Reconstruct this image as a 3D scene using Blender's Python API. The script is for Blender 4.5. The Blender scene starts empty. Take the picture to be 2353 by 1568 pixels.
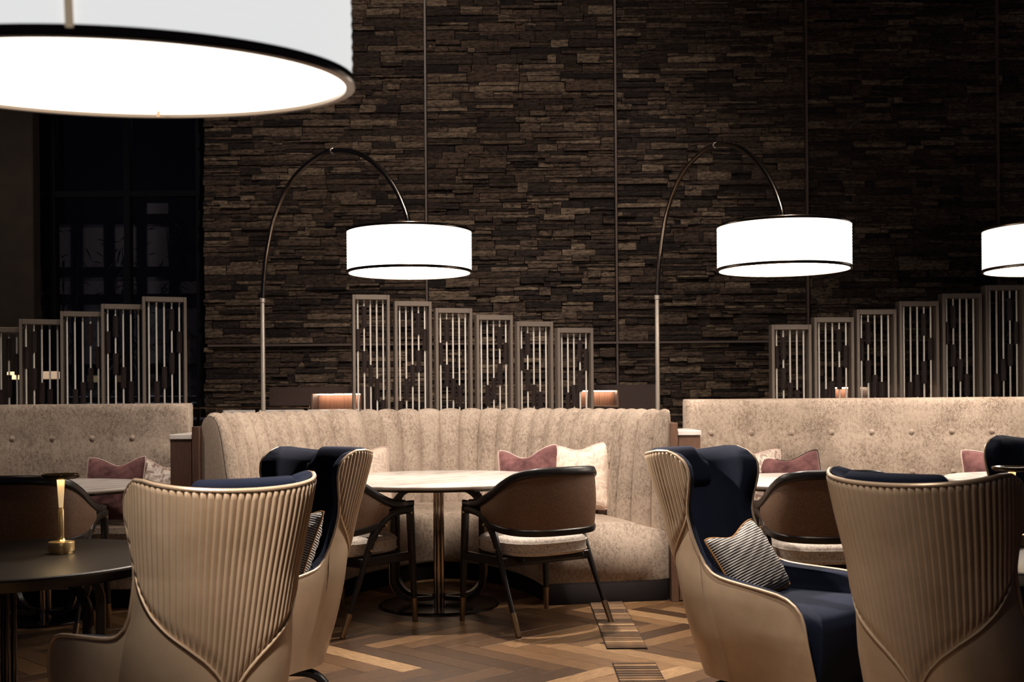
import bpy, math, random
import numpy as np
from math import sin, cos, pi, radians, sqrt, atan2
from mathutils import Vector, Matrix

random.seed(7)
S = bpy.context.scene
COL = S.collection

# ------------------------------------------------------------------ camera, world, lights, exposure
cam_d = bpy.data.cameras.new('camera')
cam = bpy.data.objects.new('camera', cam_d)
COL.objects.link(cam)
cam_d.sensor_width = 36.0
cam_d.lens = 2700 / 2353 * 36.0
cam_d.shift_y = 128 / 2353
cam_d.clip_end = 100
cam.matrix_world = Matrix.Translation((0, 0, 1.2)) @ Matrix.Rotation(radians(90), 4, 'X') @ Matrix.Rotation(radians(-0.45), 4, 'Z')
cam_d.dof.use_dof = True
cam_d.dof.focus_distance = 5.6
cam_d.dof.aperture_fstop = 5.6
S.camera = cam

world = bpy.data.worlds.new('world')
S.world = world
world.use_nodes = True
bg = world.node_tree.nodes['Background']
bg.inputs['Color'].default_value = (0.42, 0.40, 0.62, 1)
bg.inputs['Strength'].default_value = 0.026

S.view_settings.view_transform = 'Standard'
S.view_settings.look = 'None'
S.view_settings.exposure = 0.0
S.view_settings.gamma = 1.0
S.view_settings.use_curve_mapping = False


def spot(name, loc, target, power, angle, blend=0.6, radius=0.12, color=(1.0, 0.87, 0.75)):
    d = bpy.data.lights.new(name, 'SPOT')
    d.energy = power
    d.spot_size = radians(angle)
    d.spot_blend = blend
    d.shadow_soft_size = radius
    d.color = color
    o = bpy.data.objects.new(name, d)
    COL.objects.link(o)
    o.location = loc
    o.rotation_euler = (Vector(target) - Vector(loc)).to_track_quat('-Z', 'Y').to_euler()
    return o


spot('ceiling_spot_bench', (-0.3, 4.9, 5.6), (-0.45, 7.9, 0.8), 760, 46, 0.7)
spot('ceiling_spot_right', (1.4, 4.6, 5.6), (1.7, 7.3, 0.9), 900, 44, 0.9)
spot('ceiling_spot_left', (-3.0, 4.9, 5.6), (-3.0, 7.3, 0.9), 560, 44, 0.8)
spot('ceiling_spot_floor', (1.6, 5.2, 5.6), (0.45, 5.4, 0.0), 120, 40, 0.9)
spot('ceiling_spot_wall', (-0.6, 5.2, 6.1), (-0.7, 10.0, 2.2), 560, 75, 1.0)
spot('ceiling_spot_chairs', (-0.35, 0.4, 5.0), (-0.68, 3.05, 1.36), 4200, 11.5, 1.0)
spot('ceiling_spot_behind', (-0.15, 7.3, 5.8), (0.1, 4.9, 0.8), 2000, 46, 0.9)
spot('fill_spot_low_wall', (1.0, 8.2, 6.0), (1.15, 10.0, 1.3), 170, 44, 1.0)  # invented fill that brightens the lower stone wall
spot('fill_spot_chair_right', (-0.9, 0.6, 5.0), (0.74, 3.1, 1.26), 1100, 10.5, 1.0)  # narrow fill added to lift the right pleated chair's dark back
spot('fill_spot_garden', (-3.6, 11.0, 5.2), (-4.3, 13.0, 2.2), 20, 62, 1.0)  # added outdoor fill so the trellis boards show, hangs from no ceiling
spot('fill_spot_column', (-4.4, 7.6, 5.6), (-4.4, 9.45, 2.0), 150, 60, 1.0)  # fill added to lift the brown column out of black
spot('ceiling_spot_armchair', (0.15, 3.3, 5.6), (0.78, 4.33, 1.0), 1150, 16, 1.0)
spot('fill_spot_far_left', (-4.2, 7.0, 5.5), (0.66, 4.75, 1.16), 7000, 9, 1.0)  # added narrow fill for the pleats of the right-facing chair
spot('fill_spot_far_right', (3.8, 8.2, 5.5), (-0.70, 4.95, 1.16), 5500, 9, 1.0)  # added narrow fill for the pleats of the left navy chair
spot('fill_spot_screens', (-0.4, 6.4, 6.0), (-0.3, 9.0, 1.5), 420, 44, 0.9)  # extra light added for the screen rods and frames

# ------------------------------------------------------------------ helpers


def lerp(a, b, t):
    return a + (b - a) * t


def smooth(t):
    t = max(0.0, min(1.0, t))
    return t * t * (3 - 2 * t)


class MB:
    def __init__(s):
        s.v = []
        s.f = []

    def add(s, verts, faces):
        n = len(s.v)
        s.v.extend([tuple(p) for p in verts])
        s.f.extend([tuple(i + n for i in f) for f in faces])
        return s

    def box(s, c, d, rot=None, ch=0.0):
        x, y, z = [k / 2 for k in d]
        if ch <= 0:
            vs = [(-x, -y, -z), (x, -y, -z), (x, y, -z), (-x, y, -z), (-x, -y, z), (x, -y, z), (x, y, z), (-x, y, z)]
            fs = [(0, 3, 2, 1), (4, 5, 6, 7), (0, 1, 5, 4), (1, 2, 6, 5), (2, 3, 7, 6), (3, 0, 4, 7)]
        else:
            ch = min(ch, x * .9, y * .9, z * .9)
            vs, idx = [], {}
            for sx in (-1, 1):
                for sy in (-1, 1):
                    for sz in (-1, 1):
                        for ax in range(3):
                            p = [sx * (x - (0 if ax == 0 else ch)), sy * (y - (0 if ax == 1 else ch)), sz * (z - (0 if ax == 2 else ch))]
                            idx[(sx, sy, sz, ax)] = len(vs)
                            vs.append(p)
            fs = []
            I = idx
            for q in (-1, 1):
                r = [(-1, -1), (1, -1), (1, 1), (-1, 1)]
                a = [I[(q, u, w, 0)] for u, w in r]
                b = [I[(u, q, w, 1)] for u, w in r]
                c_ = [I[(u, w, q, 2)] for u, w in r]
                fs += [tuple(a if q > 0 else a[::-1]), tuple(b[::-1] if q > 0 else b), tuple(c_ if q > 0 else c_[::-1])]
            for u in (-1, 1):
                for w in (-1, 1):
                    fs.append((I[(-1, u, w, 1)], I[(1, u, w, 1)], I[(1, u, w, 2)], I[(-1, u, w, 2)]))
                    fs.append((I[(u, -1, w, 0)], I[(u, 1, w, 0)], I[(u, 1, w, 2)], I[(u, -1, w, 2)]))
                    fs.append((I[(u, w, -1, 0)], I[(u, w, 1, 0)], I[(u, w, 1, 1)], I[(u, w, -1, 1)]))
                    for w2 in (-1, 1):
                        fs.append((I[(u, w, w2, 0)], I[(u, w, w2, 1)], I[(u, w, w2, 2)]))
        M = Matrix.Translation(Vector(c))
        if rot is not None:
            M = M @ rot.to_4x4()
        return s.add([M @ Vector(p) for p in vs], fs)

    def tube(s, pts, r, seg=10, cap=True, flat=1.0, up=(0, 0, 1), power=1.0, closed=False):
        """r: radius or list; flat: second semi-axis factor; power<1 squares the section"""
        P = [Vector(p) for p in pts]
        n = len(P)
        rr = r if isinstance(r, (list, tuple)) else [r] * n
        vs, fs = [], []
        prev = None
        for i in range(n):
            if closed:
                t = (P[(i + 1) % n] - P[(i - 1) % n]).normalized()
            else:
                t = (P[min(i + 1, n - 1)] - P[max(i - 1, 0)]).normalized()
            if prev is None:
                u = Vector(up)
                if abs(u.dot(t)) > .95:
                    u = Vector((1, 0, 0)) if abs(t.x) < .9 else Vector((0, 1, 0))
                a = (u - t * u.dot(t)).normalized()
            else:
                a = (prev - t * prev.dot(t)).normalized()
            prev = a
            b = t.cross(a)
            for k in range(seg):
                th = 2 * pi * (k + .5) / seg
                cx, sy = cos(th), sin(th)
                if power != 1.0:
                    cx = math.copysign(abs(cx) ** power, cx)
                    sy = math.copysign(abs(sy) ** power, sy)
                vs.append(P[i] + a * cx * rr[i] + b * sy * rr[i] * flat)
        m = n if closed else n - 1
        for i in range(m):
            j = (i + 1) % n
            for k in range(seg):
                k2 = (k + 1) % seg
                fs.append((i * seg + k, i * seg + k2, j * seg + k2, j * seg + k))
        if cap and not closed:
            fs.append(tuple(range(seg))[::-1])
            fs.append(tuple((n - 1) * seg + k for k in range(seg)))
        return s.add(vs, fs)

    def lathe(s, prof, seg=32, M=None, close=False):
        vs, fs = [], []
        n = len(prof)
        for k in range(seg):
            th = 2 * pi * k / seg
            for (r, z) in prof:
                vs.append((r * cos(th), r * sin(th), z))
        for k in range(seg):
            k2 = (k + 1) % seg
            for i in range(n - 1 + (1 if close else 0)):
                j = (i + 1) % n
                fs.append((k * n + i, k2 * n + i, k2 * n + j, k * n + j))
        if M is not None:
            vs = [M @ Vector(p) for p in vs]
        return s.add(vs, fs)

    def grid(s, rows, wrap=False, flip=False):
        """rows: list of rows of points"""
        nr, nc = len(rows), len(rows[0])
        vs = [p for r in rows for p in r]
        fs = []
        for i in range(nr - 1):
            for j in range(nc if wrap else nc - 1):
                j2 = (j + 1) % nc
                q = (i * nc + j, i * nc + j2, (i + 1) * nc + j2, (i + 1) * nc + j)
                fs.append(q[::-1] if flip else q)
        return s.add(vs, fs)

    def build(s, name, mat, parent=None, smooth_deg=40, loc=None):
        me = bpy.data.meshes.new(name)
        me.from_pydata([tuple(p) for p in s.v], [], s.f)
        me.validate(clean_customdata=False)
        if smooth_deg:
            me.polygons.foreach_set('use_smooth', [True] * len(me.polygons))
            me.set_sharp_from_angle(angle=radians(smooth_deg))
        me.materials.append(mat)
        me.update()
        o = bpy.data.objects.new(name, me)
        COL.objects.link(o)
        if parent is not None:
            o.parent = parent
        if loc is not None:
            o.location = loc
        return o


def recalc(o):
    import bmesh
    bm = bmesh.new()
    bm.from_mesh(o.data)
    bmesh.ops.remove_doubles(bm, verts=bm.verts, dist=1e-5)
    bmesh.ops.recalc_face_normals(bm, faces=bm.faces)
    bm.to_mesh(o.data)
    bm.free()
    return o


def tag(o, label=None, cat=None, group=None, kind=None):
    if label:
        o['label'] = label
    if cat:
        o['category'] = cat
    if group:
        o['group'] = group
    if kind:
        o['kind'] = kind
    return o


def thing(name, label, cat, loc=(0, 0, 0), rz=0.0, group=None):
    o = bpy.data.objects.new(name, None)
    COL.objects.link(o)
    o.empty_display_size = .1
    o.location = loc
    o.rotation_euler = (0, 0, rz)
    return tag(o, label, cat, group)


def copy_tree(o, parent=None):
    c = o.copy()
    COL.objects.link(c)
    c.parent = parent
    for ch in list(o.children):
        copy_tree(ch, c)
    return c


def spline(pts, n=8):
    """Catmull-Rom through pts"""
    P = [Vector(p) for p in pts]
    out = []
    for i in range(len(P) - 1):
        p0 = P[i - 1] if i > 0 else P[i] * 2 - P[i + 1]
        p1, p2 = P[i], P[i + 1]
        p3 = P[i + 2] if i + 2 < len(P) else P[i + 1] * 2 - P[i]
        for k in range(n):
            t = k / n
            out.append(.5 * ((2 * p1) + (p2 - p0) * t + (2 * p0 - 5 * p1 + 4 * p2 - p3) * t * t + (3 * p1 - p0 - 3 * p2 + p3) * t ** 3))
    out.append(P[-1])
    return out


# ------------------------------------------------------------------ materials
class NT:
    def __init__(s, name):
        s.m = bpy.data.materials.new(name)
        s.m.use_nodes = True
        s.t = s.m.node_tree
        s.bsdf = s.t.nodes['Principled BSDF']

    def n(s, typ, **kw):
        nd = s.t.nodes.new(typ)
        for k, v in kw.items():
            if hasattr(nd, k):
                setattr(nd, k, v)
        return nd

    def l(s, a, b):
        s.t.links.new(a, b)

    def coords(s, scale=(1, 1, 1), rot=(0, 0, 0), src='Object'):
        tc = s.n('ShaderNodeTexCoord')
        mp = s.n('ShaderNodeMapping')
        mp.inputs['Scale'].default_value = scale
        mp.inputs['Rotation'].default_value = rot
        s.l(tc.outputs[src], mp.inputs['Vector'])
        return mp.outputs['Vector']

    def noise(s, vec, scale, detail=4, rough=.55):
        nd = s.n('ShaderNodeTexNoise')
        nd.inputs['Scale'].default_value = scale
        nd.inputs['Detail'].default_value = detail
        nd.inputs['Roughness'].default_value = rough
        s.l(vec, nd.inputs['Vector'])
        return nd.outputs['Fac']

    def ramp(s, fac, stops, interp='LINEAR'):
        nd = s.n('ShaderNodeValToRGB')
        cr = nd.color_ramp
        cr.interpolation = interp
        while len(cr.elements) < len(stops):
            cr.elements.new(.5)
        for e, (p, c) in zip(cr.elements, stops):
            e.position = p
            e.color = (*c, 1) if len(c) == 3 else c
        s.l(fac, nd.inputs['Fac'])
        return nd.outputs['Color']

    def math(s, op, a, b=None):
        nd = s.n('ShaderNodeMath', operation=op)
        for i, x in enumerate((a, b)):
            if x is None:
                continue
            if isinstance(x, (int, float)):
                nd.inputs[i].default_value = x
            else:
                s.l(x, nd.inputs[i])
        return nd.outputs[0]

    def mix(s, fac, a, b, blend='MIX'):
        nd = s.n('ShaderNodeMix', data_type='RGBA', blend_type=blend)
        for k, x in (('Factor', fac), ('A', a), ('B', b)):
            sock = [i for i in nd.inputs if i.name == k and (k == 'Factor' and i.type == 'VALUE' or k != 'Factor' and i.type == 'RGBA')][0]
            if isinstance(x, (int, float)):
                sock.default_value = x
            elif isinstance(x, tuple):
                sock.default_value = (*x, 1)
            else:
                s.l(x, sock)
        return [o for o in nd.outputs if o.type == 'RGBA'][0]

    def bump(s, h, strength=.3, dist=.01):
        nd = s.n('ShaderNodeBump')
        nd.inputs['Strength'].default_value = strength
        nd.inputs['Distance'].default_value = dist
        s.l(h, nd.inputs['Height'])
        s.l(nd.outputs['Normal'], s.bsdf.inputs['Normal'])
        return nd

    def set(s, **kw):
        for k, v in kw.items():
            k = k.replace('_', ' ')
            sock = s.bsdf.inputs[k]
            if isinstance(v, (int, float)):
                sock.default_value = v
            elif isinstance(v, tuple):
                sock.default_value = (*v, 1) if len(v) == 3 else v
            else:
                s.l(v, sock)
        return s


def simple(name, col, rough=.5, metal=0.0, **kw):
    n = NT(name)
    n.set(Base_Color=col, Roughness=rough, Metallic=metal, **kw)
    return n.m


def m_leather():
    n = NT('bronze_leather')
    v = n.coords((1, 1, 1))
    f = n.noise(v, 9, 3)
    c = n.ramp(f, [(.3, (.44, .325, .22)), (.7, (.52, .392, .275))])
    n.set(Base_Color=c, Roughness=.36, Metallic=.3, Specular_IOR_Level=.55)
    n.bump(n.noise(v, 420, 2), .12, .002)
    return n.m


def m_velvet(name, c1, c2, sheen=.5, tint=(.3, .4, .8), scale=6):
    n = NT(name)
    v = n.coords((1, 1, 1))
    f = n.noise(v, scale, 4, .65)
    n.set(Base_Color=n.ramp(f, [(.35, c1), (.65, c2)]), Roughness=.85, Sheen_Weight=sheen, Sheen_Roughness=.45, Sheen_Tint=tint, Specular_IOR_Level=.15)
    n.bump(n.noise(v, 300, 2), .1, .002)
    return n.m


def m_chenille(name, k=1.0):
    """beige crushed chenille with darker rubbed patches"""
    n = NT(name)
    v = n.coords((1, 1, 1))
    v2 = n.coords((1, 1, .7))
    big = n.noise(v, 4, 3, .6)
    fine = n.noise(v2, 210, 3, .8)
    patch = n.noise(v2, 60, 4, .8)
    a = n.math('ADD', n.math('MULTIPLY', big, .22), n.math('MULTIPLY', patch, .38))
    a = n.math('ADD', a, n.math('MULTIPLY', fine, .40))
    c = n.ramp(a, [(.37, (.12 * k, .088 * k, .066 * k)), (.455, (.27 * k, .207 * k, .162 * k)), (.51, (.42 * k, .335 * k, .27 * k)), (.64, (.52 * k, .42 * k, .345 * k))])
    n.set(Base_Color=c, Roughness=.8, Sheen_Weight=.35, Sheen_Roughness=.4, Sheen_Tint=(1, .85, .7), Specular_IOR_Level=.25)
    n.bump(fine, .35, .004)
    return n.m


def m_tweed():
    n = NT('tweed_fabric')
    v = n.coords((1, 1, 1))
    f = n.noise(v, 260, 2, .8)
    g = n.noise(v, 95, 2, .6)
    a = n.math('ADD', n.math('MULTIPLY', f, .6), n.math('MULTIPLY', g, .4))
    n.set(Base_Color=n.ramp(a, [(.36, (.16, .13, .11)), (.46, (.52, .455, .40)), (.60, (.74, .67, .60))]), Roughness=.9, Specular_IOR_Level=.2)
    n.bump(f, .5, .003)
    return n.m


def m_marble():
    n = NT('white_marble')
    v = n.coords((1, 2.2, 1), (0, 0, .5))
    d = n.noise(v, 2.3, 6, .6)
    w = n.n('ShaderNodeTexWave')
    w.inputs['Scale'].default_value = 1.4
    w.inputs['Distortion'].default_value = 9
    w.inputs['Detail'].default_value = 4
    n.l(v, w.inputs['Vector'])
    a = n.math('ADD', n.math('MULTIPLY', w.outputs['Fac'], .5), n.math('MULTIPLY', d, .5))
    n.set(Base_Color=n.ramp(a, [(.2, (.58, .53, .50)), (.34, (.73, .68, .64)), (.7, (.78, .73, .69))]), Roughness=.22, Specular_IOR_Level=.5)
    return n.m


def m_wood(name, c1, c2, rough=.4, stretch=(1, 1, 12), scale=14, island=False, spec=.5):
    n = NT(name)
    v = n.coords(stretch)
    f = n.noise(v, scale, 5, .62)
    col = n.ramp(f, [(.3, c1), (.72, c2)])
    n.set(Base_Color=col, Roughness=rough, Specular_IOR_Level=spec)
    n.bump(f, .08, .003)
    return n.m


def m_random(name, stops, rough, grain=None, spec=.4, bump=.3, bscale=30, bdist=.01, noise_amt=.35):
    """colour per piece: object random + island random, plus grain noise"""
    n = NT(name)
    oi = n.n('ShaderNodeObjectInfo')
    ge = n.n('ShaderNodeNewGeometry')
    r = n.math('FRACT', n.math('ADD', oi.outputs['Random'], ge.outputs['Random Per Island']))
    col = n.ramp(r, stops)
    v = n.coords(grain or (1, 1, 1))
    f = n.noise(v, bscale, 6, .7)
    k = n.ramp(f, [(.34, (1 - noise_amt,) * 3), (.66, (1 + noise_amt,) * 3)])
    n.set(Base_Color=n.mix(1.0, col, k, 'MULTIPLY'), Roughness=rough, Specular_IOR_Level=spec)
    n.bump(f, bump, bdist)
    return n


MAT = {}
MAT['leather'] = m_leather()
MAT['navy'] = m_velvet('navy_velvet', (.0032, .0055, .015), (.005, .008, .021), .03, (.35, .45, 1.0))
MAT['plum'] = m_velvet('plum_velvet', (.060, .024, .026), (.20, .092, .090), .5, (1.0, .62, .60), 9)
MAT['chenille'] = m_chenille('beige_chenille')
MAT['tweed'] = m_tweed()
MAT['marble'] = m_marble()
MAT['chenille_plain'] = m_velvet('beige_woven', (.27, .21, .165), (.33, .26, .21), .2, (1, .85, .7), 60)
MAT['darkwood'] = m_wood('ebonised_wood', (.008, .0065, .007), (.017, .013, .0125), .34)
MAT['tabletop'] = m_wood('dark_stained_oak', (.010, .0075, .006), (.020, .014, .011), .36, (1, 10, 1), 30)
MAT['walnut'] = m_wood('walnut_veneer', (.060, .030, .022), (.120, .062, .042), .45, (14, 14, 1), 12)
MAT['walnut_light'] = m_wood('walnut_veneer_pale', (.115, .060, .040), (.19, .105, .070), .45, (14, 14, 1), 12)
MAT['counter'] = m_wood('dark_walnut', (.024, .011, .009), (.050, .024, .019), .5, (14, 14, 1), 10)
MAT['niche'] = m_wood('ribbed_walnut', (.10, .05, .033), (.24, .125, .085), .5, (60, 60, 1), 3)
MAT['plinth'] = simple('black_plinth', (.012, .009, .009), .8, Specular_IOR_Level=.1)
MAT['brass'] = simple('brushed_brass', (.80, .56, .26), .3, .85)
MAT['antique'] = simple('antique_brass', (.38, .27, .17), .3, 1.0)
MAT['rim'] = simple('dark_brass_rim', (.17, .135, .105), .22, 1.0)
MAT['chrome'] = simple('bronze_chrome', (.72, .63, .54), .3, .7)
MAT['polished'] = simple('polished_bronze', (.50, .42, .35), .1, 1.0)
MAT['gunmetal'] = simple('black_chrome', (.10, .088, .082), .16, 1.0)
MAT['arm'] = simple('dark_bronze_tube', (.30, .255, .22), .2, 1.0)
MAT['champagne'] = simple('champagne_metal', (.25, .20, .165), .5, .45)
MAT['rod'] = simple('satin_rod', (.95, .88, .80), .4, .3)
MAT['block'] = m_wood('dark_walnut_block', (.020, .0125, .012), (.042, .026, .024), .5, (10, 10, 1), 20)
MAT['trim'] = simple('bronze_trim', (.12, .083, .071), .5, .0)
MAT['black'] = simple('black_metal', (.006, .006, .008), .35, .3)
MAT['webbing'] = None
MAT['gold_piping'] = simple('gold_piping', (.36, .17, .05), .5)
MAT['pink_piping'] = simple('pale_piping', (.62, .46, .42), .6)
MAT['dark_piping'] = simple('dark_piping', (.02, .015, .014), .6)
MAT['floorbase'] = simple('subfloor', (.012, .008, .006), .8)
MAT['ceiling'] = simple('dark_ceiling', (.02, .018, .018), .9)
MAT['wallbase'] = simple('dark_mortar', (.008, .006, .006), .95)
MAT['column'] = m_velvet('brown_plaster', (.040, .030, .025), (.050, .038, .030), 0.0)


def m_webbing():
    n = NT('woven_brown_back')
    v = n.coords((1, 1, 1))
    w = n.n('ShaderNodeTexVoronoi')
    w.inputs['Scale'].default_value = 230
    n.l(v, w.inputs['Vector'])
    f = w.outputs['Distance']
    n.set(Base_Color=n.ramp(f, [(.1, (.27, .155, .095)), (.7, (.135, .075, .046))]), Roughness=.6)
    n.bump(f, .4, .002)
    return n.m


MAT['webbing'] = m_webbing()


def m_pattern(name, a, b, rot, sc):
    """angular two-tone motif"""
    n = NT(name)
    v = n.coords((sc, sc, sc), (0, rot, 0))
    ck = n.n('ShaderNodeTexBrick')
    ck.inputs['Scale'].default_value = 1.0
    ck.inputs['Mortar Size'].default_value = .02
    ck.inputs['Color1'].default_value = (*a, 1)
    ck.inputs['Color2'].default_value = (*b, 1)
    ck.inputs['Mortar'].default_value = (*[x * 1.2 for x in a], 1)
    ck.inputs['Brick Width'].default_value = .55
    ck.inputs['Row Height'].default_value = .3
    sw = n.n('ShaderNodeSeparateXYZ')
    cm = n.n('ShaderNodeCombineXYZ')
    n.l(v, sw.inputs[0])
    zz = n.math('ADD', sw.outputs[2], n.math('MULTIPLY', n.math('PINGPONG', sw.outputs[0], .5), 1.0))
    n.l(sw.outputs[0], cm.inputs[0])
    n.l(zz, cm.inputs[1])
    n.l(cm.outputs[0], ck.inputs['Vector'])
    n.set(Base_Color=ck.outputs['Color'], Roughness=.45, Sheen_Weight=.3, Specular_IOR_Level=.5)
    return n.m


MAT['motif'] = m_pattern('mauve_cream_motif', (.66, .56, .47), (.24, .145, .125), .6, 11)
MAT['satin'] = m_pattern('cream_satin_motif', (.80, .66, .54), (.62, .45, .37), .6, 9)


def m_stripe():
    n = NT('black_cream_rib')
    v = n.coords((1, 1, 1))
    w = n.n('ShaderNodeTexWave', wave_type='BANDS', bands_direction='Z')
    w.inputs['Scale'].default_value = 32
    w.inputs['Distortion'].default_value = .6
    w.inputs['Detail'].default_value = 1
    n.l(v, w.inputs['Vector'])
    x = n.n('ShaderNodeTexWave', wave_type='BANDS', bands_direction='X')
    x.inputs['Scale'].default_value = 40
    n.l(v, x.inputs['Vector'])
    f = n.math('ADD', n.math('MULTIPLY', w.outputs['Fac'], .85), n.math('MULTIPLY', x.outputs['Fac'], .15))
    n.set(Base_Color=n.ramp(f, [(.38, (.010, .010, .014)), (.62, (.50, .46, .42))]), Roughness=.55, Sheen_Weight=.2)
    n.bump(w.outputs['Fac'], .6, .004)
    return n.m


MAT['stripe'] = m_stripe()
PL = m_random('oak_parquet', [(0, (.044, .021, .009)), (.3, (.086, .043, .0185)), (.65, (.152, .080, .035)), (.88, (.25, .142, .066)), (1, (.42, .265, .138))], .36, (1.5, 16, 16), .5, .10, 9, .004, .6)
MAT['plank'] = PL.m
ST = m_random('ledge_stone', [(0, (.026, .018, .017)), (.25, (.058, .038, .030)), (.5, (.105, .068, .050)), (.72, (.15, .10, .071)), (.88, (.22, .155, .108)), (1, (.31, .225, .155))], .75, (1, 1, 2.8), .35, 1.0, 20, .05, .85)
MAT['stone'] = ST.m


def emit(name, col, strength):
    n = NT(name)
    n.set(Base_Color=(.8, .78, .74), Roughness=.8, Emission_Color=col, Emission_Strength=strength)
    return n.m


MAT['shade'] = emit('lit_white_shade', (1.0, .93, .83), 3.4)
MAT['diffuser'] = emit('lit_diffuser', (1.0, .86, .72), 22.0)
MAT['shade_near'] = emit('lit_white_shade_near', (.93, .94, .93), .80)
MAT['diffuser_near'] = emit('lit_diffuser_near', (1.0, .90, .78), 3.2)
MAT['strip'] = emit('led_strip', (1.0, .70, .48), 40)
MAT['glow'] = emit('warm_glow', (1.0, .72, .38), 1.3)
MAT['glow_dim'] = emit('warm_glow_dim', (1.0, .62, .34), .35)

# ------------------------------------------------------------------ room shell
flo = MB().box((0, 5.2, -.06), (13, 12, .08)).build('floor', MAT['floorbase'], smooth_deg=0)
tag(flo, 'herringbone oak parquet floor of the lounge', kind='structure')
cl = MB().box((0, 5.2, 6.4), (13, 12, .1)).build('ceiling', MAT['ceiling'], smooth_deg=0)
tag(cl, 'dark ceiling high above the lounge', kind='structure')

# herringbone planks
L_, W_ = .69, .115
n_ = 6
planks = []
R45 = Matrix.Rotation(radians(-45), 2)
for m in range(-14, 15):
    for k in range(-90, 91):
        for typ in (0, 1):
            if typ == 0:
                c = Vector((k * W_ + L_ / 2 + m * 2 * L_, k * W_ + W_ / 2))
                a = -45
            else:
                c = Vector((k * W_ - W_ / 2 + m * 2 * L_, k * W_ + L_ / 2))
                a = 45
            q = R45 @ c
            p = (q.x, q.y + 5.62)
            if -6.2 < p[0] < 6.2 and -.4 < p[1] < 10.9:
                planks.append((p[0], p[1], a))


def plank_key(p):
    s = 2700 / max(p[1], .6)
    px = 1176 + p[0] * s
    py = 912 + 1.2 * s
    inside = 0 if (-150 < px < 2500 and 1340 < py < 1660) else 1000
    return inside + abs(p[1] - 5.5) + .8 * max(0, abs(p[0] - .1) - .8)


planks.sort(key=plank_key)
pm = MB().box((0, 0, -.009), (L_ - .0015, W_ - .0015, .018), ch=.001)
pme = None
for i, (x, y, a) in enumerate(planks[:300]):
    if pme is None:
        o = pm.build('plank', MAT['plank'], flo, 0)
        pme = o.data
    else:
        o = bpy.data.objects.new('plank', pme)
        COL.objects.link(o)
        o.parent = flo
    o.location = (x, y, random.uniform(-.0004, .0004))
    o.rotation_euler = (0, 0, radians(a + (180 if random.random() < .5 else 0)))
rest = MB()
for (x, y, a) in planks[300:]:
    rest.box((x, y, -.009), (L_ - .0015, W_ - .0015, .018), Matrix.Rotation(radians(a), 3, 'Z'))
o = rest.build('parquet_field', MAT['plank'], flo, 0)
tag(o, kind='stuff')

# stone wall
WY = 10.0
wb = MB().box((1.35, WY + .12, 2.9), (7.9, .16, 7.0)).build('wall_back', MAT['wallbase'], smooth_deg=0)
tag(wb, 'dark brown ledge stone wall divided by bronze strips', kind='structure')
TX = [-.715, .897, 2.518, 4.14]
bounds = [-2.6] + TX + [5.25]
stones = []
rs = random.Random(3)
for pi_ in range(len(bounds) - 1):
    x0, x1 = bounds[pi_] + (.012 if pi_ else 0), bounds[pi_ + 1] - .012
    z = .62
    while z < 5.0:
        rh = rs.uniform(.042, .088)
        if z < 1.652 < z + rh or abs(z + rh - 1.652) < .03:
            rh = max(.03, 1.640 - z)
        nz = z + rh
        x = x0 - (rs.uniform(0, .02) if pi_ == 0 else 0)
        while x < x1 - .02:
            w = min(rs.uniform(.14, .46), x1 - x)
            if x1 - (x + w) < .1:
                w = x1 - x
            kk = rs.choices((1, 2, 3), (.25, .62, .13))[0] if rh > .06 else rs.choices((1, 2), (.6, .4))[0]
            cuts = sorted(rs.uniform(.3, .7) for _ in range(kk - 1)) if kk == 2 else ([rs.uniform(.25, .4), rs.uniform(.6, .75)] if kk == 3 else [])
            zs = [0] + cuts + [1]
            for a, b in zip(zs[:-1], zs[1:]):
                nn = rs.choices((1, 2, 3), (.45, .4, .15))[0] if w > .25 else 1
                xs = sorted([0, 1] + [(i + rs.uniform(.25, .75)) / nn if nn > 1 else .5 for i in range(nn - 1)])
                if nn == 1:
                    xs = [0, 1]
                for c, d in zip(xs[:-1], xs[1:]):
                    stones.append((x + c * w, x + d * w, z + a * rh, z + b * rh, rs.choice((rs.uniform(.0, .014), rs.uniform(.0, .03)))))
            x += w
        z = nz
        if 1.63 < z < 1.665:
            z = 1.665


def stone_mesh(mb, st, rs):
    xa, xb, za, zb, dp = st
    g = .0003
    xa += g
    xb -= g
    za += g
    zb -= g
    y0, yf = WY + .05, WY - .004 - dp
    n = 3 if xb - xa > .16 else 2
    vs, fs = [], []
    jx, jz = min(.005, (xb - xa) * .04), min(.0022, (zb - za) * .06)
    rows = []
    for iz, (zf, inset) in enumerate(((0, 1), (.12, 0), (.55, 0), (1, 1))):
        row = []
        for ix in range(n + 1):
            t = ix / n
            edge = ix in (0, n)
            xx = lerp(xa, xb, t) + (rs.uniform(0, jx) * (1 if ix == 0 else -1) if edge else rs.uniform(-jx, jx))
            zz = lerp(za, zb, zf)
            if iz in (0, 3):
                zz += rs.uniform(0, jz) * (1 if iz == 0 else -1)
            yy = yf + rs.uniform(-.006, .006) + (.0035 if inset else 0) + (.002 if edge else 0)
            row.append((xx, yy, zz))
        rows.append(row)
    mb.grid(rows)
    # sides to the wall
    b = len(mb.v)
    loop = [(0, i) for i in range(n + 1)] + [(1, n), (2, n)] + [(3, i) for i in range(n, -1, -1)] + [(2, 0), (1, 0)]
    pts = [rows[r][c] for r, c in loop]
    back = [(p[0], y0, p[2]) for p in pts]
    m = len(pts)
    mb.add(pts + back, [((i + 1) % m, i, m + i, m + (i + 1) % m) for i in range(m)])


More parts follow.
